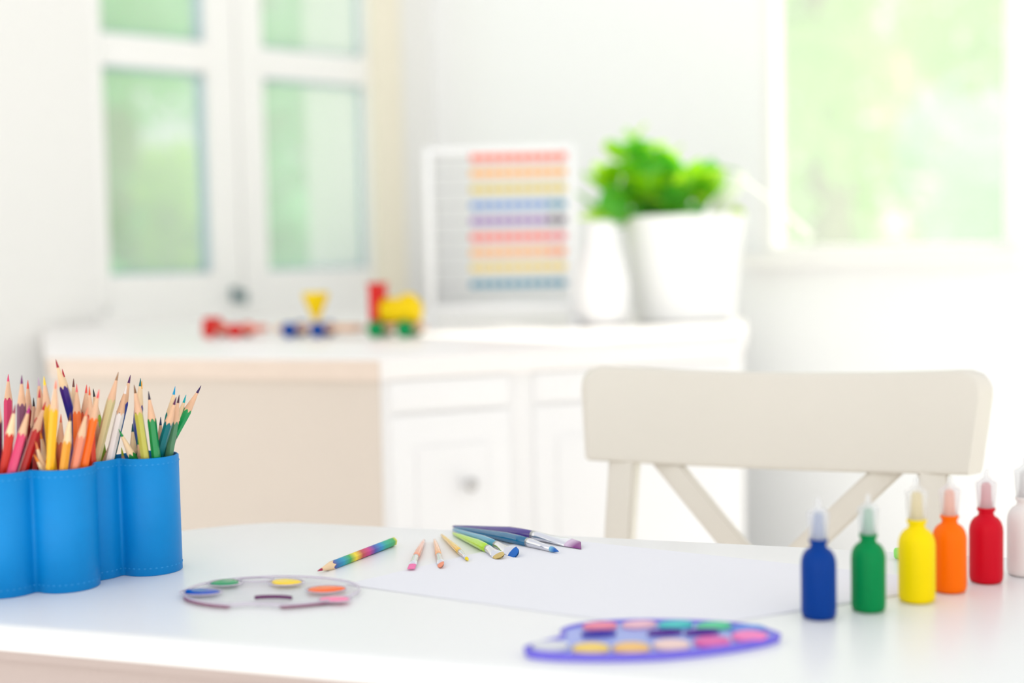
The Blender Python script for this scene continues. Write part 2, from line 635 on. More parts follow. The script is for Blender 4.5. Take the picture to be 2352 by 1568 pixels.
# ---------------------------------------------------------------- work table
TB = Vector((-.278, 1.442, 0))
tb = thing('table', 'white lacquered table with rounded corner holding the art supplies', 'table', TB, math.atan2(-.212, .603))
out = [(1.06, -.42), (1.06, -.02), (1.04, 0)]
for k in range(13):
    t = k / 12
    out.append(((1 - t) ** 2 * .06 + 2 * t * (1 - t) * -.038 + t * t * -.115, 2 * t * (1 - t) * -.021 + t * t * -.22))
for k in range(7):
    t = PI / 2 * k / 6
    out.append((-.115 + .035 * (1 - math.cos(t)), -.385 - .035 * math.sin(t)))
out.reverse()
prism('tabletop', M_TABLE, tb, out, .732, .75, .009, 5)
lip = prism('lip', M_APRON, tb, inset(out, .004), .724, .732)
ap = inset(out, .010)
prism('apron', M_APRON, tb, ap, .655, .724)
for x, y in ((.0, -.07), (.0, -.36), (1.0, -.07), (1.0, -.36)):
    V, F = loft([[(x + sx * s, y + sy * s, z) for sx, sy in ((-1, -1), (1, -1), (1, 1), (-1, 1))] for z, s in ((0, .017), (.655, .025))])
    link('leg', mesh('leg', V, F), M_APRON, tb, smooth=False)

# ---------------------------------------------------------------- chair
ch = thing('chair', 'cream white wooden chair with curved top rail and crossed back slats', 'chair', (.281, 1.52, 0), math.atan2(-.16, .3926))
HW, ZT, ZB_ = .2125, .888, .783
TILT = math.tan(math.radians(15))


def back_y(x, z):
    return (z - .835) * TILT + .022 * (1 - (x / HW) ** 2) - .010


rings = []
xs = [-1 + 2 * k / 40 for k in range(41)]
xs = sorted(set(xs + [-.995, -.985, -.97, .97, .985, .995]))
for u in xs:
    x = u * HW
    zt = ZT - .009 * (1 - u * u)
    r = .026
    e = abs(x) - (HW - r)
    if e > 0:
        zt -= r - math.sqrt(max(0, r * r - e * e)) * .999
    zb = ZB_ - .005 * (1 - u * u)
    th = .012
    ring = []
    for k in range(20):
        a_ = 2 * PI * k / 20
        cx, cz = math.cos(a_), math.sin(a_)
        sx = math.copysign(abs(cx) ** .2, cx)
        sz = math.copysign(abs(cz) ** .12, cz)
        z = (zt + zb) / 2 + sz * (zt - zb) / 2
        xx = x * (1 - .058 * (ZT - z) / (ZT - ZB_)) * (1 + .031 * (1 + sx))
        ring.append((xx, back_y(xx, z) + sx * th, z))
    rings.append(ring)
V, F = loft(rings)
auto(link('top_rail', mesh('top_rail', V, F), M_CHAIR, ch), .9)


def bar(name, p, q, wx, wy, m=M_CHAIR, parent=ch, mids=()):
    """a rectangular bar through world-like local points; wx across, wy deep"""
    pts = [Vector(p)] + [Vector(k) for k in mids] + [Vector(q)]
    rings = []
    for i, c in enumerate(pts):
        d_ = (pts[min(i + 1, len(pts) - 1)] - pts[max(i - 1, 0)]).normalized()
        depth = Vector((0, 1, 0))
        across = d_.cross(depth).normalized()
        depth = across.cross(d_)
        rings.append([c + across * sx * wx / 2 + depth * sy * wy / 2 for sx, sy in ((-1, -1), (1, -1), (1, 1), (-1, 1))])
    V_, F_ = loft(rings)
    me = mesh(name, V_, F_)
    bm = bmesh.new()
    bm.from_mesh(me)
    bmesh.ops.bevel(bm, geom=bm.edges[:], offset=.003, segments=2, affect='EDGES')
    bm.to_mesh(me)
    bm.free()
    return auto(link(name, me, m, parent))


for s in (-1, 1):
    yb = back_y(.168, .80)
    bar('rear_leg', (s * .166, yb + .004, .80), (s * .180, -.02, 0), .031, .024, mids=((s * .164, back_y(.168, .60), .60), (s * .172, -.085, .44)))
    bar('front_leg', (s * .175, -.44, .43), (s * .185, -.45, 0), .034, .034)
    bar('side_stretcher', (s * .172, -.09, .20), (s * .176, -.44, .20), .018, .022)
for s in (-1, 1):
    y0 = back_y(.12, .79)
    bar('cross_slat', (s * .128, y0 + .003, .79), (-s * .128, back_y(.12, .54) + .004 + s * .003, .54), .026, .013, mids=((s * .05, back_y(.05, .71) - .006 + s * .003, .712), (-s * .03, back_y(.05, .63) - .006 + s * .003, .632)))
bar('lower_rail', (-.165, back_y(.165, .535), .535), (.165, back_y(.165, .535), .535), .03, .018)
st = [(-.19, -.075), (.19, -.075), (.215, -.44), (.19, -.475), (-.19, -.475), (-.215, -.44)]
prism('seat', M_CHAIR, ch, st, .432, .452, .006)

# ---------------------------------------------------------------- drawing paper
pc = Vector((-.139, 1.14, 0))
pd = (Vector((.019, 1.04, 0)) - pc).normalized()
pe = (Vector((.025, 1.311, 0)) - pc)
pap = thing('paper', 'large blank white drawing sheet lying in the middle of the table', 'paper', pc + Vector((0, 0, .7502)))
c4 = [Vector((0, 0)), Vector((.250, -.158)), Vector((.4965, -.040)), pe.to_2d()]
prism('sheet', mat('drawing_paper', (234, 234, 240), 0.85, 0.1, 0.008, 200, bump=.05), pap, c4, 0, .0006)

# ---------------------------------------------------------------- pencil holder
CUPS = [(-.4617, 1.128), (-.4163, 1.1426), (-.3707, 1.157), (-.4064, 1.183), (-.3607, 1.1976), (-.3152, 1.212)]
HC = Vector((sum(c[0] for c in CUPS) / 6, sum(c[1] for c in CUPS) / 6, .75))
hold = thing('pencil_holder', 'blue leather pencil holder of joined round cups with stitched edges', 'pencil holder', HC)


def field(x, y, k=.0016):
    return -k * math.log(sum(math.exp(-(math.hypot(x - c[0], y - c[1]) - .0265) / k) for c in CUPS))


def grad(x, y, e=1e-5):
    return Vector(((field(x + e, y) - field(x - e, y)) / (2 * e), (field(x, y + e) - field(x, y - e)) / (2 * e)))


q = Vector((CUPS[2][0] + .02, CUPS[2][1] - .02))       # walk once round the six joined cups
ol = []
while len(ol) < 4000:
    for _ in range(4):
        g = grad(q.x, q.y)
        q = q - g * (field(q.x, q.y) / g.length_squared)
    if len(ol) > 50 and (q - ol[0]).length < .0006:
        break
    ol.append(q.copy())
    g = grad(q.x, q.y).normalized()
    q = q + Vector((-g.y, g.x)) * .0006
ol = [p - HC.to_2d() for p in ol[::2]]
sm = ol
for _ in range(2):
    sm = [(sm[i - 1] + sm[i] * 2 + sm[(i + 1) % len(sm)]) / 4 for i in range(len(sm))]
NS = len(sm)
M_LEATHER = mat('blue_leather', (0, 132, 206), 0.42, 0.22, 0.04, 60, bump=.25)
cup_wall('shell', M_LEATHER, hold, sm, .0024, 0, .1)
V, F = [], []
for zz in (.0945, .0065):
    for i in range(0, NS - 2, 4):
        p, q = sm[i], sm[(i + 2) % NS]
        t = (q - p).normalized()
        n_ = Vector((t.y, -t.x))
        c = (p + q) / 2 + n_ * .0001
        k = len(V)
        for sa, sb_, sc in ((1, 0, 0), (-1, 0, 0), (0, 1, 0), (0, 0, 1), (0, 0, -1)):
            o_ = c + t * sa * .0014 + n_ * sb_ * .0007
            V.append((o_.x, o_.y, zz + sc * .0007))
        F += [(k, k + 2, k + 3), (k + 1, k + 3, k + 2), (k, k + 4, k + 2), (k + 1, k + 2, k + 4)]
sti = link('stitching', mesh('stitching', V, F), mat('stitch_thread', (24, 148, 220), 0.5), hold)
sti['kind'] = 'stuff'

# ---------------------------------------------------------------- coloured pencils
RB_A = [(0, (40, 150, 90)), (.35, (30, 140, 110)), (.6, (10, 110, 170)), (.8, (35, 55, 165)), (.93, (50, 20, 130)), (1, (60, 20, 125))]


def pencil(name, label, p, q, colour, lead, wood=M_WOOD, dia=.0076, taper=.024, ramp=None, group=None, spin=0.0):
    p, q = Vector(p), Vector(q)
    L = (q - p).length
    t = thing(name, label, 'pencil', p, direction=q - p, group=group)
    R = dia / 2
    ap_ = R * math.cos(PI / 6) * 1.015
    n = 24
    def ring(f):
        out_ = []
        for i in range(n):
            a0 = 2 * PI * i / n + spin
            m_ = ((i % 4) - 2) / 4.0 * (PI / 3)            # angle from the middle of the flat
            rr = ap_ / math.cos(m_) if i % 4 else R * .985
            out_.append((a0, rr, f(rr)))
        return [(rr * math.cos(a0), rr * math.sin(a0), z) for a0, rr, z in out_]
    rb = L - taper
    r0 = ring(lambda rr: 0)
    edge = ring(lambda rr: rb - (rr - ap_) / (R - ap_) * .0034 + .001)
    V_, F_ = loft([r0, edge])
    ln = L
    if ramp:
        m_ = stripes('barrel_' + ramp[0], ramp[1], L - .02, 'Z', ramp[2])
    else:
        m_ = mat('lacquer_%d_%d_%d' % colour, colour, 0.28, 0.5, 0.03, 40)
    auto(link('barrel', mesh('barrel', V_, F_), m_, t), .5)
    zl = L - taper * .30
    lr = R * .30
    V_, F_ = loft([edge, [(lr * math.cos(2 * PI * i / n + spin), lr * math.sin(2 * PI * i / n + spin), zl) for i in range(n)]], False, False)
    link('wood_tip', mesh('wood_tip', V_, F_), wood, t)
    V_, F_ = loft([[(r_ * math.cos(2 * PI * i / 12), r_ * math.sin(2 * PI * i / 12), z) for i in range(12)] for r_, z in ((lr, zl), (lr * .55, L - taper * .12), (lr * .15, L))], False)
    link('lead', mesh('lead', V_, F_), mat('lead_%d_%d_%d' % lead, lead, 0.5, 0.3, 0.05, 90), t)
    return t


PENS = [
    ('dark plum pencil at the left edge of the blue holder', (-0.4263, 1.1578, 0.7902, -0.4111, 1.1296, 0.9143), (90, 20, 60), (90, 20, 60), 0, 0),
    ('rose red pencil standing tall at the left end of the holder', (-0.4129, 1.1409, 0.7695, -0.4334, 1.2183, 0.9212), (205, 48, 95), (225, 80, 120), 0, 0),
    ('dusky mauve pencil standing right of the tall rose one', (-0.4157, 1.1801, 0.7782, -0.4047, 1.1688, 0.9242), (122, 62, 98), (120, 50, 110), 0, 0),
    ('brick red pencil behind, next right of the mauve one', (-0.4109, 1.1866, 0.754, -0.4077, 1.1917, 0.9179), (150, 40, 40), (225, 85, 70), 0, 0),
    ('scarlet pencil leaning at the front left of the holder', (-0.4287, 1.1382, 0.7718, -0.3965, 1.1274, 0.9041), (198, 38, 16), (150, 30, 70), 1, 0),
    ('bright pink pencil leaning right beside the scarlet one', (-0.418, 1.1243, 0.7955, -0.3872, 1.1344, 0.9031), (215, 58, 108), (190, 60, 140), 0, 0),
    ('deep red pencil leaning right beside the yellow one', (-0.4136, 1.1321, 0.7985, -0.3803, 1.1519, 0.9036), (190, 20, 18), (190, 30, 50), 0, 0),
    ('short brown pencil with dark point behind the deep red one', (-0.403, 1.188, 0.7728, -0.4012, 1.1847, 0.9037), (110, 60, 55), (50, 40, 45), 0, 0),
    ('coral pencil with worn red point behind the deep red one', (-0.4068, 1.179, 0.754, -0.3915, 1.1719, 0.9121), (200, 70, 60), (205, 70, 80), 0, 0),
    ('lilac grey pencil with thin pale point behind the yellow ones', (-0.3918, 1.1935, 0.754, -0.3945, 1.179, 0.9213), (170, 140, 165), (190, 165, 190), 0, 0),
    ('yellow pencil with bright yellow point at the back', (-0.3773, 1.1634, 0.7791, -0.385, 1.1645, 0.9231), (236, 182, 10), (245, 205, 20), 0, 0),
    ('thick golden yellow pencil standing upright at the front', (-0.3855, 1.148, 0.7774, -0.363, 1.127, 0.9233), (240, 176, 10), (240, 130, 100), 0, 0),
    ('terracotta pencil half hidden behind the ochre one', (-0.3811, 1.1713, 0.7811, -0.3759, 1.1757, 0.8907), (218, 112, 70), (225, 110, 80), 0, 0),
    ('orange pencil with coral point behind the salmon one', (-0.3588, 1.1513, 0.754, -0.3645, 1.1842, 0.9147), (230, 105, 30), (235, 110, 110), 0, 0),
    ('orange red pencil with long red point behind the bright orange one', (-0.3657, 1.1718, 0.7888, -0.359, 1.1936, 0.913), (235, 95, 40), (230, 80, 70), 0, 0),
    ('vermilion pencil with blunt orange point at the back', (-0.3536, 1.1811, 0.7945, -0.3523, 1.1784, 0.9128), (220, 60, 30), (225, 95, 50), 0, 0),
    ('bright orange pencil leaning right at the front cup edge', (-0.3645, 1.1537, 0.8005, -0.3358, 1.1499, 0.9128), (255, 110, 0), (240, 80, 80), 0, 0),
    ('salmon pencil leaning right between the ochre and orange ones', (-0.3833, 1.1499, 0.754, -0.3428, 1.1406, 0.8994), (226, 130, 100), (226, 130, 100), 0, 0),
    ('ochre yellow pencil with brown point, short, at the front', (-0.3766, 1.1397, 0.7759, -0.3557, 1.1378, 0.8961), (226, 150, 30), (120, 70, 30), 1, 0),
    ('short rust brown pencil low between the red and yellow ones', (-0.3692, 1.1619, 0.7703, -0.386, 1.1396, 0.8732), (190, 80, 20), (225, 130, 80), 1, 0),
    ('short tangerine pencil tucked behind the rust brown one', (-0.3721, 1.1686, 0.754, -0.391, 1.167, 0.8783), (205, 72, 28), (240, 150, 60), 1, 0),
    ('lowest apricot pencil just above the rim of the front cup', (-0.3677, 1.1639, 0.8028, -0.3861, 1.1355, 0.8629), (235, 140, 50), (235, 140, 50), 1, 0),
    ('mustard pencil behind the bright orange one', (-0.3657, 1.2071, 0.756, -0.3511, 1.1948, 0.8887), (214, 172, 0), (214, 172, 0), 0, 0),
    ('tallest pencil, indigo to teal barrel and crimson point', (-0.3593, 1.2147, 0.7979, -0.3793, 1.1785, 0.9359), (0, 0, 0), (165, 15, 50), 1, 1),
    ('violet pencil with crimson point behind the tallest one', (-0.3595, 1.2163, 0.7557, -0.3837, 1.2084, 0.9255), (90, 60, 150), (180, 30, 50), 1, 0),
    ('lilac pencil with brown point right of the tallest one', (-0.3778, 1.1979, 0.7953, -0.3733, 1.205, 0.9174), (150, 120, 200), (120, 75, 70), 1, 0),
    ('lime green pencil with dark point leaning behind the tan one', (-0.3462, 1.2064, 0.7923, -0.3626, 1.2238, 0.9067), (170, 200, 60), (60, 60, 60), 1, 0),
    ('long tan unpainted pencil leaning right over the third cup', (-0.3684, 1.1843, 0.7907, -0.3305, 1.1888, 0.9235), (206, 190, 140), (160, 120, 90), 0, 0),
    ('violet to blue pencil with purple point behind the white one', (-0.3546, 1.1966, 0.8038, -0.3298, 1.2236, 0.9178), (0, 0, 0), (85, 30, 90), 0, 1),
    ('white pencil with white point beside the tan one', (-0.3657, 1.1853, 0.754, -0.3264, 1.1975, 0.9112), (236, 228, 228), (240, 236, 236), 0, 0),
    ('indigo to green pencil with teal point behind the olive one', (-0.3307, 1.2041, 0.7791, -0.3215, 1.2246, 0.9149), (0, 0, 0), (20, 105, 110), 1, 1),
    ('teal pencil with amber point behind the olive one', (-0.3333, 1.2129, 0.7929, -0.3244, 1.2398, 0.9112), (0, 130, 140), (235, 160, 20), 1, 0),
    ('olive gold pencil leaning left in the right cup', (-0.3034, 1.2019, 0.754, -0.3175, 1.1879, 0.9126), (190, 184, 80), (130, 90, 60), 0, 0),
    ('green pencil with dark point leaning left in the right cup', (-0.3013, 1.2025, 0.8, -0.3059, 1.1888, 0.9068), (0, 136, 70), (60, 50, 70), 0, 0),
    ('teal pencil with bright blue point in the right cup', (-0.3161, 1.2209, 0.7951, -0.2889, 1.2122, 0.9082), (0, 140, 130), (0, 150, 200), 1, 0),
    ('dark teal pencil with plum point at the front of the right cup', (-0.3245, 1.2176, 0.7938, -0.2833, 1.1913, 0.9013), (0, 104, 110), (90, 25, 75), 0, 0),
    ('thin grey green pencil between the dark teal and emerald ones', (-0.3073, 1.2168, 0.8016, -0.2837, 1.204, 0.9018), (85, 135, 100), (80, 45, 60), 0, 0),
    ('plum pencil with cyan point behind the emerald one', (-0.3333, 1.2250, 0.7540, -0.2828, 1.2250, 0.8996), (70, 30, 80), (0, 160, 170), 1, 0),
    ('emerald pencil leaning farthest right out of the holder', (-0.3304, 1.2228, 0.8033, -0.2699, 1.2268, 0.9071), (0, 150, 80), (55, 30, 85), 0, 0),
    ('short green pencil leaning left low in the right cup', (-0.3041, 1.2105, 0.7974, -0.3315, 1.1863, 0.8757), (20, 120, 50), (20, 140, 70), 1, 0),
    ('short dark green pencil standing low in the right cup', (-0.3221, 1.1949, 0.754, -0.326, 1.2092, 0.8775), (10, 90, 75), (10, 85, 100), 1, 0),
    ('stubby leaf green pencil behind the olive one', (-0.3135, 1.2117, 0.754, -0.3189, 1.1984, 0.8679), (30, 130, 50), (30, 130, 50), 0, 0),
    ('short slate blue pencil behind the leaning green one', (-0.3141, 1.2307, 0.754, -0.3068, 1.2302, 0.8802), (50, 60, 90), (30, 60, 100), 0, 0),
    ('short yellow pencil between the tan and white ones', (-0.367, 1.184, 0.7662, -0.3416, 1.198, 0.8655), (240, 180, 20), (240, 180, 20), 0, 0),
    ('shortest lime pencil barely above the right cup rim', (-0.3260, 1.2160, 0.7540, -0.3355, 1.2070, 0.8574), (190, 205, 60), (190, 205, 60), 0, 0),
]
for k, (lab, q, c, l, pale, rb) in enumerate(PENS):
    pencil('pencil', lab, q[:3], q[3:], c, l, M_PALEWOOD if pale else M_WOOD, group='coloured pencils in the blue holder', ramp=('indigo', RB_A, False) if rb else None, spin=k * .37)

# the striped pencil on the table
a, b = on(904, 1243, .754), on(729, 1311, .753)
ST = [(0, (235, 220, 60)), (.04, (60, 170, 90)), (.18, (30, 170, 150)), (.26, (20, 140, 200)), (.36, (70, 70, 170)), (.46, (205, 45, 130)), (.56, (190, 70, 70)), (.66, (240, 215, 30)), (.75, (50, 165, 80)), (.85, (0, 150, 185)), (.94, (20, 110, 175)), (1, (85, 50, 140))]
pencil('pencil', 'rainbow striped pencil lying on the table beside the small brushes', a, b, (0, 0, 0), (170, 30, 70), M_PALEWOOD, .0084, .021, ('rainbow', ST, False), spin=.3)

# ---------------------------------------------------------------- paintbrushes


def brush(label, pe_, pf0, pf1, pt, colour, bristle, rmax, fw, shape, rend=.0014, tilt=0.0, group='paintbrushes fanned out on the table'):
    """handle end, ferrule start and end, tip: pixels on the table; fw = half width of the flattened end"""
    A = on(*pe_, .75 + rend + .0006)
    B = on(*pt, .75 + .0022)
    t = thing('paintbrush', label, 'brush', A, direction=B - A, group=group)
    L = (B - A).length
    def along(px):
        c = on(*px, .752)
        return (c - A).dot((B - A).normalized())
    l0, l1 = along(pf0), along(pf1)
    lift = rmax - rend
    def ring(z, rx, ry, tw=0.0, n=16, oy=0.0):
        return [((rx * math.cos(2 * PI * i / n)) * math.cos(tw) - ry * math.sin(2 * PI * i / n) * math.sin(tw),
                 (rx * math.cos(2 * PI * i / n)) * math.sin(tw) + ry * math.sin(2 * PI * i / n) * math.cos(tw) + oy, z) for i in range(n)]
    sag = lambda z: (rmax - rend) * .9 * min(1, max(0, z / l0))
    H = [(0, rend * .5), (.02, rend * .95), (.2, rend + (rmax - rend) * .30), (.5, rend + (rmax - rend) * .68), (.72, rmax), (.86, rmax), (1, rmax * .86)]
    V_, F_ = loft([ring(l0 * f, r_, r_, oy=lift * .8 * min(1, f / .72)) for f, r_ in H])
    link('handle', mesh('handle', V_, F_), mat('handle_%d_%d_%d' % colour, colour, 0.12, 0.6, 0.03, 40, coat=.5), t)
    r0 = rmax * .9
    flat = max(.0011, fw * .28) if shape != 'round' else fw
    top = lift * .8
    seq = [(l0 - .001, r0, r0, 0), (l0 + (l1 - l0) * .12, r0 * 1.02, r0 * 1.02, 0), (l0 + (l1 - l0) * .2, r0 * .94, r0 * .94, 0), (l0 + (l1 - l0) * .6, (r0 + fw) / 2 if shape != 'round' else r0 * .75, r0 * .62 if shape != 'round' else r0 * .75, tilt * .6), (l1, fw, flat, tilt)]
    V_, F_ = loft([ring(z, a_, b_, tw, 20, top * (1 - .45 * (z - l0) / (l1 - l0))) for z, a_, b_, tw in seq])
    link('ferrule', mesh('ferrule', V_, F_), M_STEEL, t)
    n = 20
    y1 = top * .55
    rings = []
    for k in range(7):
        f = k / 6
        rg = []
        for (x, y, z) in ring(0, fw * .96, flat * .95, 0, n):
            u = x / fw
            if shape == 'flat':
                zz = l1 + (L - l1) * f
                x2, y2 = x, y * (1 - .75 * f)
            elif shape == 'filbert':
                zz = l1 + (L - l1) * f * (1 - .55 * u * u)
                x2, y2 = x * (1 - .12 * f), y * (1 - .65 * f)
            elif shape == 'angle':
                zz = l1 + (L - l1) * f * (1 - .55 * (u + 1) / 2)
                x2, y2 = x * (1 - .06 * f), y * (1 - .7 * f)
            else:
                s = (1 + .12 * math.sin(PI * min(1, f * 1.6))) * (1 - f ** 1.6) + .03
                zz = l1 + (L - l1) * f
                x2, y2 = x * s, y * s
            ct, st_ = math.cos(tilt), math.sin(tilt)
            rg.append((x2 * ct - y2 * st_, x2 * st_ + y2 * ct + y1 * (1 - .5 * f), zz))
        rings.append(rg)
    V_, F_ = loft(rings, False)
    if isinstance(bristle, tuple):
        bristle = dyed(bristle[0], bristle[1], bristle[2], l1, L - l1)
    link('bristles', mesh('bristles', V_, F_), bristle, t)
    return t


def dyed(name, root, tip, start, length):
    """bristles pale at the ferrule and dyed towards the tip; start and length along the brush in metres"""
    m = stripes('bristle_' + name, [(0, root), (.15, root), (.55, tip), (1, tip)], start + length)
    for n in m.node_tree.nodes:
        if n.type == 'MAP_RANGE':
            n.inputs['From Min'].default_value = start
    return m


def br(name, c):
    return mat('bristle_' + name, c, 0.6, 0.3, 0.18, 900)


brush('small brush with coral handle and flat pink tip, leftmost of the fan', (974, 1240), (951.5, 1283), (946, 1299), (944, 1307), (240, 160, 130), br('pink', (245, 120, 175)), .0030, .0034, 'flat')
brush('small brush with peach handle and rounded salmon tip', (998, 1239), (1007, 1279), (1012, 1296), (1014, 1303), (245, 175, 120), br('salmon', (245, 150, 120)), .0028, .0034, 'filbert', tilt=.5)
brush('small brush with golden handle and tiny round yellow tip', (1014, 1228), (1056, 1270), (1071, 1283.5), (1076, 1287.5), (240, 195, 80), br('yellow', (245, 215, 30)), .0026, .0015, 'round')
brush('brush with lime green handle and tan angled flat bristles', (1040, 1224), (1111, 1267), (1138, 1278), (1152, 1281), (175, 220, 40), br('tan', (205, 180, 115)), .0040, .0058, 'filbert', tilt=.35)
brush('brush with light blue handle and broad rounded blue bristles', (1040, 1215), (1139, 1257), (1172, 1272), (1188, 1276), (70, 155, 190), br('blue', (20, 100, 190)), .0040, .0066, 'filbert', tilt=.75)
brush('brush with dark teal handle and pointed blue tip', (1043, 1211), (1207, 1253), (1261, 1265), (1284, 1268), (0, 105, 150), ('deepblue', (120, 180, 215), (15, 95, 180)), .0046, .0026, 'round')
brush('brush with dark purple handle and slanted plum bristles, farthest right', (1040, 1208.5), (1231, 1236), (1310, 1249), (1346, 1256), (75, 55, 140), ('plum', (214, 190, 216), (130, 45, 130)), .0052, .0074, 'angle', tilt=.25)

# ---------------------------------------------------------------- clear palette
PW, PE = on(421, 1360, .754), on(821, 1361, .754)
PB, PF = on(620, 1320, .755), on(620, 1395, .752)
cen = (PW + PE) / 2
cen.y = (PB.y + PF.y) / 2
ax = (PE - PW).length / 2
ay = (PB.y - PF.y) / 2
cp = thing('paint_palette', 'clear plastic oval palette with six paint puddles on the table', 'palette', (cen.x, cen.y, .75), math.atan2(PE.y - PW.y, PE.x - PW.x))
cp['label'] = 'clear plastic oval palette with five paint puddles and plum rim'
ell = []
for i in range(96):
    t = 2 * PI * i / 96
    dd = abs(((t + PI / 2 + PI) % (2 * PI)) - PI)
    k = 1 - .13 * math.exp(-(dd / .21) ** 4)
    ell.append(Vector((ax * math.cos(t) * (1 if k > .99 else 1), ay * math.sin(t) * k)))
M_CLEAR = mat('clear_plastic', (236, 234, 240), 0.08, 0.6, 0.01, 20, alpha=.22)
M_PLUM = mat('plum_edge', (150, 85, 120), 0.2, 0.5, 0.03, 20, alpha=.75)
M_RIMC = mat('clear_rim', (222, 212, 228), 0.12, 0.6, 0.02, 20, alpha=.5)
prism('tray', M_CLEAR, cp, ell, .0012, .003, .0008)
V, F = tube_rings([(p.x, p.y,   .0036) for p in ell], .0012, 8, True)
link('rim', mesh('rim', V, F), M_RIMC, cp)
for a0, a1 in ((200, 256), (285, 335)):
    pts = [(ax * math.cos(math.radians(q)) * 1.005, ay * math.sin(math.radians(q)) * 1.005, .0020) for q in range(a0, a1 + 1, 3)]
    V, F = tube_rings(pts, [.0004] + [.0013] * (len(pts) - 2) + [.0004], 8)
    link('edge_band', mesh('edge_band', V, F), M_PLUM, cp)
hx, hy = local(cp, on(626, 1374, .753)).to_2d()
pts = [(hx + .0146 * math.cos(math.radians(q)), hy + .0042 * math.sin(math.radians(q)), .0032) for q in range(8, 173, 6)]
V, F = tube_rings(pts, [.0003] + [.0017] * (len(pts) - 2) + [.0003], 8)
link('thumb_hole_edge', mesh('thumb_hole_edge', V, F), mat('plum_dark', (96, 18, 90), 0.2, 0.5, 0.03, 20), cp)


def blob(name, m, parent, x, y, z, rx, ry, h, rot=0.0, seed=0):
    rng = random.Random(seed)
    ph = rng.uniform(0, 6)
    rings = []
    for f, zz in ((1, 0), (1.0, h * .4), (.85, h * .8), (.5, h), (.12, h)):
        rg = []
        for i in range(24):
            t = 2 * PI * i / 24
            w_ = 1 + .10 * math.sin(2 * t + ph) + .06 * math.sin(3 * t + ph * 2)
            px_, py_ = rx * f * w_ * math.cos(t), ry * f * w_ * math.sin(t)
            rg.append((x + px_ * math.cos(rot) - py_ * math.sin(rot), y + px_ * math.sin(rot) + py_ * math.cos(rot), z + zz))
        rings.append(rg)
    V_, F_ = loft(rings)
    return link(name, mesh(name, V_, F_), m, parent)


for px, py, c, rx, ry, lab in ((462, 1356, (0, 75, 185), .0152, .0090, 'blue paint'), (517, 1335, (0, 150, 95), .0125, .0095, 'green paint'),
                               (657, 1334, (252, 215, 20), .0130, .0090, 'yellow paint'), (748, 1350, (252, 105, 20), .0142, .0100, 'orange paint'),
                               (770, 1373, (250, 130, 175), .0110, .0065, 'pink paint'), (588, 1328, (226, 226, 238), .013, .006, None)):
    q = local(cp, on(px, py, .7545))
    V, F = tube_rings([(q.x + (rx + .002) * math.cos(2 * PI * i / 32), q.y + (ry + .002) * math.sin(2 * PI * i / 32), .0036) for i in range(32)], .0007, 6, True)
    wl = link('well', mesh('well', V, F), M_RIMC, cp)
    if lab:
        blob('paint_puddle', mat('paint_%d_%d_%d' % c, c, 0.12, 0.5, 0.03, 60), cp, q.x, q.y, .0029, rx, ry, .0022, seed=px)['label'] = lab

# ---------------------------------------------------------------- watercolour box
wp0 = on(1495, 1462, .75)
wl0, wr0 = on(1202, 1488, .757), on(1790, 1452, .757)
wc = thing('watercolor_palette', 'violet blue oval watercolor palette with coloured paint pans at the table front', 'palette', (wp0.x, wp0.y, .75), math.atan2(wr0.y - wl0.y, wr0.x - wl0.x))
opx = [(1202, 1480), (1222, 1490), (1300, 1496), (1420, 1497), (1530, 1493), (1640, 1482), (1740, 1466), (1790, 1452), (1784, 1444), (1730, 1429), (1640, 1420), (1530, 1416), (1420, 1417), (1340, 1424), (1290, 1436), (1288, 1449), (1280, 1456), (1240, 1466), (1212, 1475)]
ow = [local(wc, on(x, y, .757)).to_2d() for x, y in opx]
ow = spline(ow, 6)
M_VIO = mat('violet_plastic', (112, 100, 222), 0.22, 0.5, 0.03, 20)
M_LAV = mat('lavender_plastic', (150, 165, 234), 0.25, 0.5, 0.03, 20)
prism('base', M_VIO, wc, inset(ow, .0035), .0, .003)
inn = inset(ow, .0034)
mid_ = inset(ow, .0017)
rings = [[(p[0], p[1], 0) for p in inset(ow, .001)], [(p[0], p[1], .0052) for p in ow], [(p[0], p[1], .0060) for p in mid_], [(p[0], p[1], .0052) for p in inn], [(p[0], p[1], .0025) for p in inn]]
V, F = loft(rings, False, False)
link('rim', mesh('rim', V, F), M_VIO, wc)
prism('mixing_tray', M_LAV, wc, inset(ow, .0036), .003, .0042)
PANS = [((1264, 1475), (216, 218, 226)), ((1357, 1480), (240, 205, 95)), ((1450, 1479), (240, 190, 110)), ((1542, 1472), (238, 205, 200)), ((1636, 1465), (222, 85, 170)), ((1722, 1452), (244, 120, 190)),
        ((1378, 1429), (236, 135, 160)), ((1468, 1426), (234, 185, 200)), ((1552, 1426), (60, 195, 195)), ((1640, 1429), (80, 205, 150)), ((1718, 1436), (85, 140, 225))]
for k, (pxy, c) in enumerate(PANS):
    q = local(wc, on(*pxy, .758))
    V, F = lathe([(.0122, .0042), (.0122, .0062), (.0112, .0068), (.0095, .0062), (.003, .0058)], 28)
    o = link('paint_pan', mesh('paint_pan', [(x, y * (.92 if k < 6 else .62), z) for x, y, z in V], F), mat('pan_%d_%d_%d' % c, c, 0.35, 0.4, 0.04, 80), wc)
    o.location = (q.x, q.y, 0)
for (px, py), c in (((1375, 1450), (60, 45, 170)), ((1527, 1447), (85, 25, 150)), ((1612, 1446), (85, 25, 150))):
    q = local(wc, on(px, py, .757))
    V, F = lathe([(.0120, .0042), (.0122, .0066), (.0104, .0066), (.0098, .0046)], 28)
    o = link('mixing_well', mesh('mixing_well', [(x, y * .42, z) for x, y, z in V], F), mat('well_%d_%d_%d' % c, c, 0.25, 0.5, 0.03, 60), wc)
    o.location = (q.x, q.y, 0)

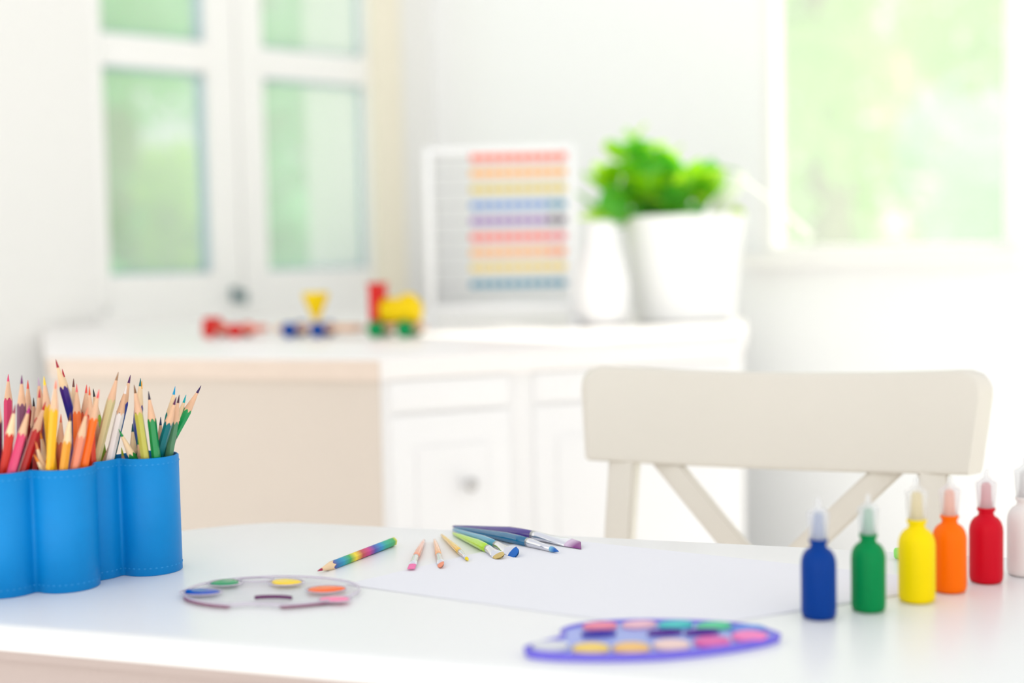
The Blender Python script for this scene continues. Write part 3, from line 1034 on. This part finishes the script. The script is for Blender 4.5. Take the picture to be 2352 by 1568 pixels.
# ---------------------------------------------------------------- paint bottles
BODY = [(.0096, 0), (.0116, .0008), (.0124, .003), (.0126, .006), (.0126, .0395), (.0122, .0430), (.0110, .0465), (.0090, .0492), (.0066, .0508), (.0058, .0518), (.0056, .0542), (.0068, .0552), (.0068, .0572), (.0050, .0576)]
CAP = [(.0060, .0574), (.0064, .058), (.0078, .0755), (.0074, .0768), (.0040, .0790), (.0021, .0812), (.0016, .0850), (.0010, .0868)]
NOZ = [(.0050, .0576), (.0040, .064), (.0036, .0745), (.0022, .0765)]
M_CAP = mat('frosted_cap', (240, 240, 243), 0.3, 0.3, 0.02, 40, alpha=.46, trans=.3)


def bottle(label, px, py, c, nz, s=1.0, group='paint bottles in a row'):
    p = on(px, py - 4, .75)
    away = Vector((p.x, p.y, 0)).normalized() * .0126 * s
    t = thing('paint_bottle', label, 'bottle', (p.x + away.x, p.y + away.y, .75), group=group)
    t.scale = (s, s, s)
    V_, F_ = lathe(BODY, 36)
    auto(link('bottle_body', mesh('bottle_body', V_, F_), mat('paint_bottle_%d_%d_%d' % c, c, 0.4, 0.12, 0.03, 40), t), 1.0)
    V_, F_ = lathe(NOZ, 20)
    link('nozzle', mesh('nozzle', V_, F_), mat('nozzle_%d_%d_%d' % nz, nz, 0.4, 0.4, 0.03, 40, trans=.3), t)
    V_, F_ = lathe(CAP, 28, False, True)
    link('cap', mesh('cap', V_, F_), M_CAP, t)['label'] = 'clear frosted cap'
    return t


bottle('small blue paint bottle with clear nozzle cap, nearest of the row', 1881, 1432, (0, 58, 142), (110, 140, 195))
bottle('small green paint bottle standing between the blue and yellow ones', 1995, 1415, (0, 134, 72), (110, 185, 150), .99)
bottle('small yellow paint bottle standing between the green and orange ones', 2106, 1394, (246, 216, 0), (240, 215, 110), 1.08)
bottle('small orange paint bottle partly behind the yellow one', 2181, 1370, (252, 112, 0), (255, 160, 115), 1.03)
bottle('small red paint bottle with clear nozzle cap', 2265, 1348, (204, 10, 36), (225, 110, 125), 1.03)
bottle('small white paint bottle at the end of the row past the red one', 2354, 1332, (232, 226, 224), (225, 222, 220), 1.10)

# lime crayon at the far table edge behind the yellow bottle
a = on(2053, 1270, .7553)
b = a + Vector((.055, -.012, 0))
cr_ = thing('crayon', 'lime green crayon lying behind the yellow bottle at the table edge', 'crayon', a, direction=b - a)
V, F = lathe([(.0030, 0), (.0046, .001), (.0050, .004), (.0050, .044), (.0036, .047), (.0022, .056)], 16)
link('wax_stick', mesh('wax_stick', V, F), mat('lime_wax', (150, 230, 110), 0.4), cr_)

# ---------------------------------------------------------------- toy train
M_TW = mat('toy_beech', (222, 180, 150), 0.5, 0.3, 0.08, 60)
M_TR = mat('toy_red', (218, 38, 34), 0.45, 0.2)
M_TY = mat('toy_yellow', (244, 208, 0), 0.45, 0.2)
M_TB = mat('toy_blue', (10, 72, 160), 0.45, 0.2)
M_TG = mat('toy_green', (0, 150, 84), 0.45, 0.2)
tdir = on(915, 773, .87) - on(520, 773, .87)
tang = math.atan2(tdir.y, tdir.x)
MM = 2.55 / FOCAL_PX


def wheels(parent, xs, r, m, half=.019):
    for x in xs:
        for s in (-1, 1):
            V_, F_ = lathe([(r * .9, 0), (r, .001), (r, .007), (r * .9, .008), (r * .35, .008), (r * .3, .011)], 24)
            o_ = link('wheel', mesh('wheel', V_, F_), m, parent)
            o_.location = (x, s * half, r)
            o_.rotation_euler = (-s * PI / 2, 0, 0)


def wagon(label, x0, x1, wxs, r, m, plank, name='toy_wagon'):
    c = on((x0 + x1) / 2, 774, .87)
    t = thing(name, label, 'toy train', (c.x, c.y, .87), tang, 'wooden toy train on the sideboard')
    h = (x1 - x0) / 2 * MM
    box('chassis', plank, t, -h, h, -.018, .018, r * .75, r * .75 + .012, .002)
    wheels(t, [(w_ - (x0 + x1) / 2) * MM for w_ in wxs], r, m)
    return t, h


lo, h = wagon('yellow boilered toy locomotive with red cab and green wheels', 857, 975, (873, 943), .0150, M_TG, M_TW, 'toy_locomotive')
box('cab', M_TR, lo, -.048, -.028, -.02, .02, .0233, .0900, .003)
box('cab_roof', M_TR, lo, -.050, -.026, -.023, .023, .0900, .0950, .002)
V, F = lathe([(.018, 0), (.0225, .002), (.0225, .060), (.020, .067), (.010, .069)], 28)
o = link('boiler', mesh('boiler', V, F), M_TY, lo)
o.location = (-.028, 0, .0465)
o.rotation_euler = (0, PI / 2, 0)
V, F = lathe([(.013, 0), (.013, .008), (.010, .011), (.004, .012)], 20)
o = link('chimney', mesh('chimney', V, F), M_TY, lo)
o.location = (.020, 0, .064)
w2, h = wagon('wooden toy wagon with blue wheels carrying a yellow funnel', 632, 832, (673, 744), .0140, M_TB, M_TW)
V, F = lathe([(.004, 0), (.0045, .006), (.023, .050), (.0235, .057), (.019, .057)], 24)
o = link('funnel', mesh('funnel', V, F), M_TY, w2)
o.location = ((727 - 732) * MM, 0, .0225)
V, F = tube_rings([(h, 0, .015), (h + .012, 0, .016), (h + .019, 0, .015)], .003, 6)
link('coupling', mesh('coupling', V, F), M_TW, w2)
w3, h = wagon('flat wooden toy wagon with red wheels at the left end of the train', 466, 614, (489, 557), .0130, M_TR, mat('toy_salmon', (232, 130, 110), 0.45))
box('buffer', M_TR, w3, -h, -h + .024, -.016, .016, .0218, .036, .003)
V, F = tube_rings([(h, 0, .014), (h + .008, 0, .015), (h + .0125, 0, .014)], .003, 6)
link('coupling', mesh('coupling', V, F), M_TW, w3)

# ---------------------------------------------------------------- abacus
ya = 2.70
AL, AR_ = at(992, 745, ya), at(1318, 745, ya)
aw = AR_.x - AL.x
ab = thing('abacus', 'white framed counting abacus with rows of coloured beads beside the plant', 'abacus', ((AL.x + AR_.x) / 2, ya, .87))
M_AF = mat('abacus_frame', (236, 237, 238), 0.45)
ztop = at(1155, 336, ya).z - .87
for s in (-1, 1):
    box('post', M_AF, ab, s * aw / 2 - .007, s * aw / 2 + .007, -.008, .008, .012, ztop, .002)
    box('foot', M_AF, ab, s * aw / 2 - .009, s * aw / 2 + .009, -.055, .055, 0, .014, .003)
box('crossbar', M_AF, ab, -aw / 2 + .007, aw / 2 - .007, -.007, .007, ztop - .014, ztop, .002)
box('crossbar', M_AF, ab, -aw / 2 + .007, aw / 2 - .007, -.007, .007, .030, .046, .002)
ROWS = [(360, (252, 92, 44), None), (396, (255, 178, 60), None), (433, (226, 200, 70), None), (470, (96, 146, 216), (40, 140, 180)), (506, (150, 96, 186), (80, 40, 90)),
        (543, (250, 96, 84), (240, 100, 110)), (578, (255, 180, 92), (250, 150, 70)), (613, (240, 210, 100), None), (651, (60, 140, 172), None)]
V, F = lathe([(.003, -.0082), (.0066, -.0066), (.0078, 0), (.0066, .0066), (.003, .0082)], 14)
BEADS = {}
for py, c, c2 in ROWS:
    zz = at(1190, py, ya).z - .87
    Vw, Fw = tube_rings([(-aw / 2 + .005, 0, zz), (aw / 2 - .005, 0, zz)], .0014, 6)
    link('wire', mesh('wire', Vw, Fw), mat('wire_grey', (205, 205, 208), 0.4, metal=.5), ab)
    for k in range(10):
        cc = c2 if (c2 and k >= 8) else c
        if cc not in BEADS:
            BEADS[cc] = mesh('bead', V, F)
        x = at(1090 + k * 22.3, py, ya).x - ab.location.x
        o = link('bead', BEADS[cc], mat('bead_%d_%d_%d' % cc, cc, 0.35), ab)
        o.location = (x, 0, zz)
        o.rotation_euler = (0, PI / 2, 0)

# ---------------------------------------------------------------- white jug and potted plant
jc = on(1385, 748, .87)
V, F = lathe([(.030, 0), (.044, .004), (.050, .03), (.050, .08), (.040, .125), (.030, .155), (.027, .18), (.026, .192), (.022, .197), (.010, .199)], 36)
jg = thing('vase', 'plain white ceramic bottle vase between the abacus and the plant pot', 'vase', (jc.x, jc.y, .87))
link('vase_body', mesh('vase_body', V, F), mat('white_glaze', (246, 246, 246), 0.25, 0.5, 0.01), jg)
pp = at(1572, 700, 2.80)
pot = thing('potted_plant', 'bright green leafy plant in a white planter by the window', 'plant', (pp.x, pp.y, .87))
V, F = lathe([(.088, 0), (.096, .004), (.118, .188), (.122, .19), (.122, .205), (.118, .207), (.110, .205), (.108, .18), (.02, .178)], 44)
auto(link('planter', mesh('planter', V, F), mat('white_planter', (247, 247, 246), 0.4, 0.4, 0.01), pot), .8)
V, F = lathe([(.106, .17), (.106, .185), (.05, .19), (.01, .19)], 30)
link('soil', mesh('soil', V, F), mat('soil', (90, 70, 55), 0.95, 0.1, 0.3, 60), pot)


def leaf_me(L, W, droop=.25, fold=.12, nl=7):
    V_, F_ = [], []
    for i in range(nl + 1):
        t = i / nl
        w_ = W * max(.03, (math.sin(PI * min(1, t ** .85)) ** .75))
        z = -droop * L * t * t
        for s in (-1, -.5, 0, .5, 1):
            V_.append((w_ * s / 2, L * t, z + abs(s) * fold * w_ - .1 * W * (s * s)))
    for i in range(nl):
        for k in range(4):
            a_ = i * 5 + k
            F_.append((a_, a_ + 1, a_ + 6, a_ + 5))
    me = bpy.data.meshes.new('leaf')
    me.from_pydata(V_, [], F_)
    return me


rng = random.Random(11)
LM = [mat('leaf_green_%d' % k, c, 0.32, 0.5, 0.12, 20, trans=.5) for k, c in enumerate([(160, 224, 30), (128, 212, 34), (190, 240, 30), (105, 200, 66), (206, 246, 50)])]
LEAVES = []
for k, m in enumerate(LM):
    me = leaf_me(.075, .058)
    LEAVES.append((me, m))
heart = at(1480, 490, pp.y)
VS, FS = [], []
for k in range(95):
    if k < 80:
        px, py = rng.gauss(1478, 62), rng.uniform(318, 500)
        px = max(1372, min(1590, px))
        if py < 345:
            px = 1460 + rng.uniform(-50, 60)
        if px > 1560 and py < 370:
            py += 60
    else:
        px, py = rng.uniform(1580, 1632), rng.uniform(362, 460)
    P = at(px, py, pp.y + rng.uniform(-.085, .075))
    base = Vector((pp.x - .02 + rng.uniform(-.05, .03), pp.y + rng.uniform(-.03, .03), .87 + .19))
    me, m = LEAVES[rng.randrange(5)]
    o = link('leaf', me, m, pot)
    q = P - pot.location
    outw = (P - Vector((pp.x - .04, pp.y, .95))).normalized()
    outw = (outw + Vector((rng.gauss(0, .4), rng.gauss(0, .5) - .3, rng.gauss(0, .35)))).normalized()
    o.rotation_euler = outw.to_track_quat('Y', 'Z').to_euler()
    sc = rng.uniform(.7, 1.15)
    o.scale = (sc, sc, sc)
    o.location = q - outw * .035
    st_ = tube_rings([base - pot.location, (base - pot.location).lerp(o.location, .5) + Vector((0, 0, .01)), o.location], .0016, 5)
    kk = len(VS)
    VS += st_[0]
    FS += [tuple(i + kk for i in f) for f in st_[1]]
sto = link('stems', mesh('stems', VS, FS), mat('stem_green', (120, 190, 70), 0.5), pot)
sto['kind'] = 'stuff'
M_PL = mat('sunlit_leaf', (250, 252, 242), 0.35, 0.5, 0.02, 20, trans=.4)  # near-white colour paints the sun's glare onto the leaves
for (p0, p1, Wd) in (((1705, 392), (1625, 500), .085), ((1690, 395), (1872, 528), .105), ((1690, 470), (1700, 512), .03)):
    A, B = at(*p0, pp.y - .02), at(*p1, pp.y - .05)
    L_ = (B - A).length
    o = link('sunlit_leaf', leaf_me(L_ * 1.02, Wd, .05, .06), M_PL if Wd > .05 else LM[4], pot)
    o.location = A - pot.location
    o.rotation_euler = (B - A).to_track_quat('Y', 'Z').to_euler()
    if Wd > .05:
        o['label'] = 'broad leaf coloured white for sun glare'
V, F = tube_rings([(pp.x * 0 + .02, 0, .19), (.07, -.01, .30), (.105, -.02, at(1700, 395, pp.y).z - .87)], .003, 6)
link('stalk', mesh('stalk', V, F), mat('stem_green', (120, 190, 70)), pot)
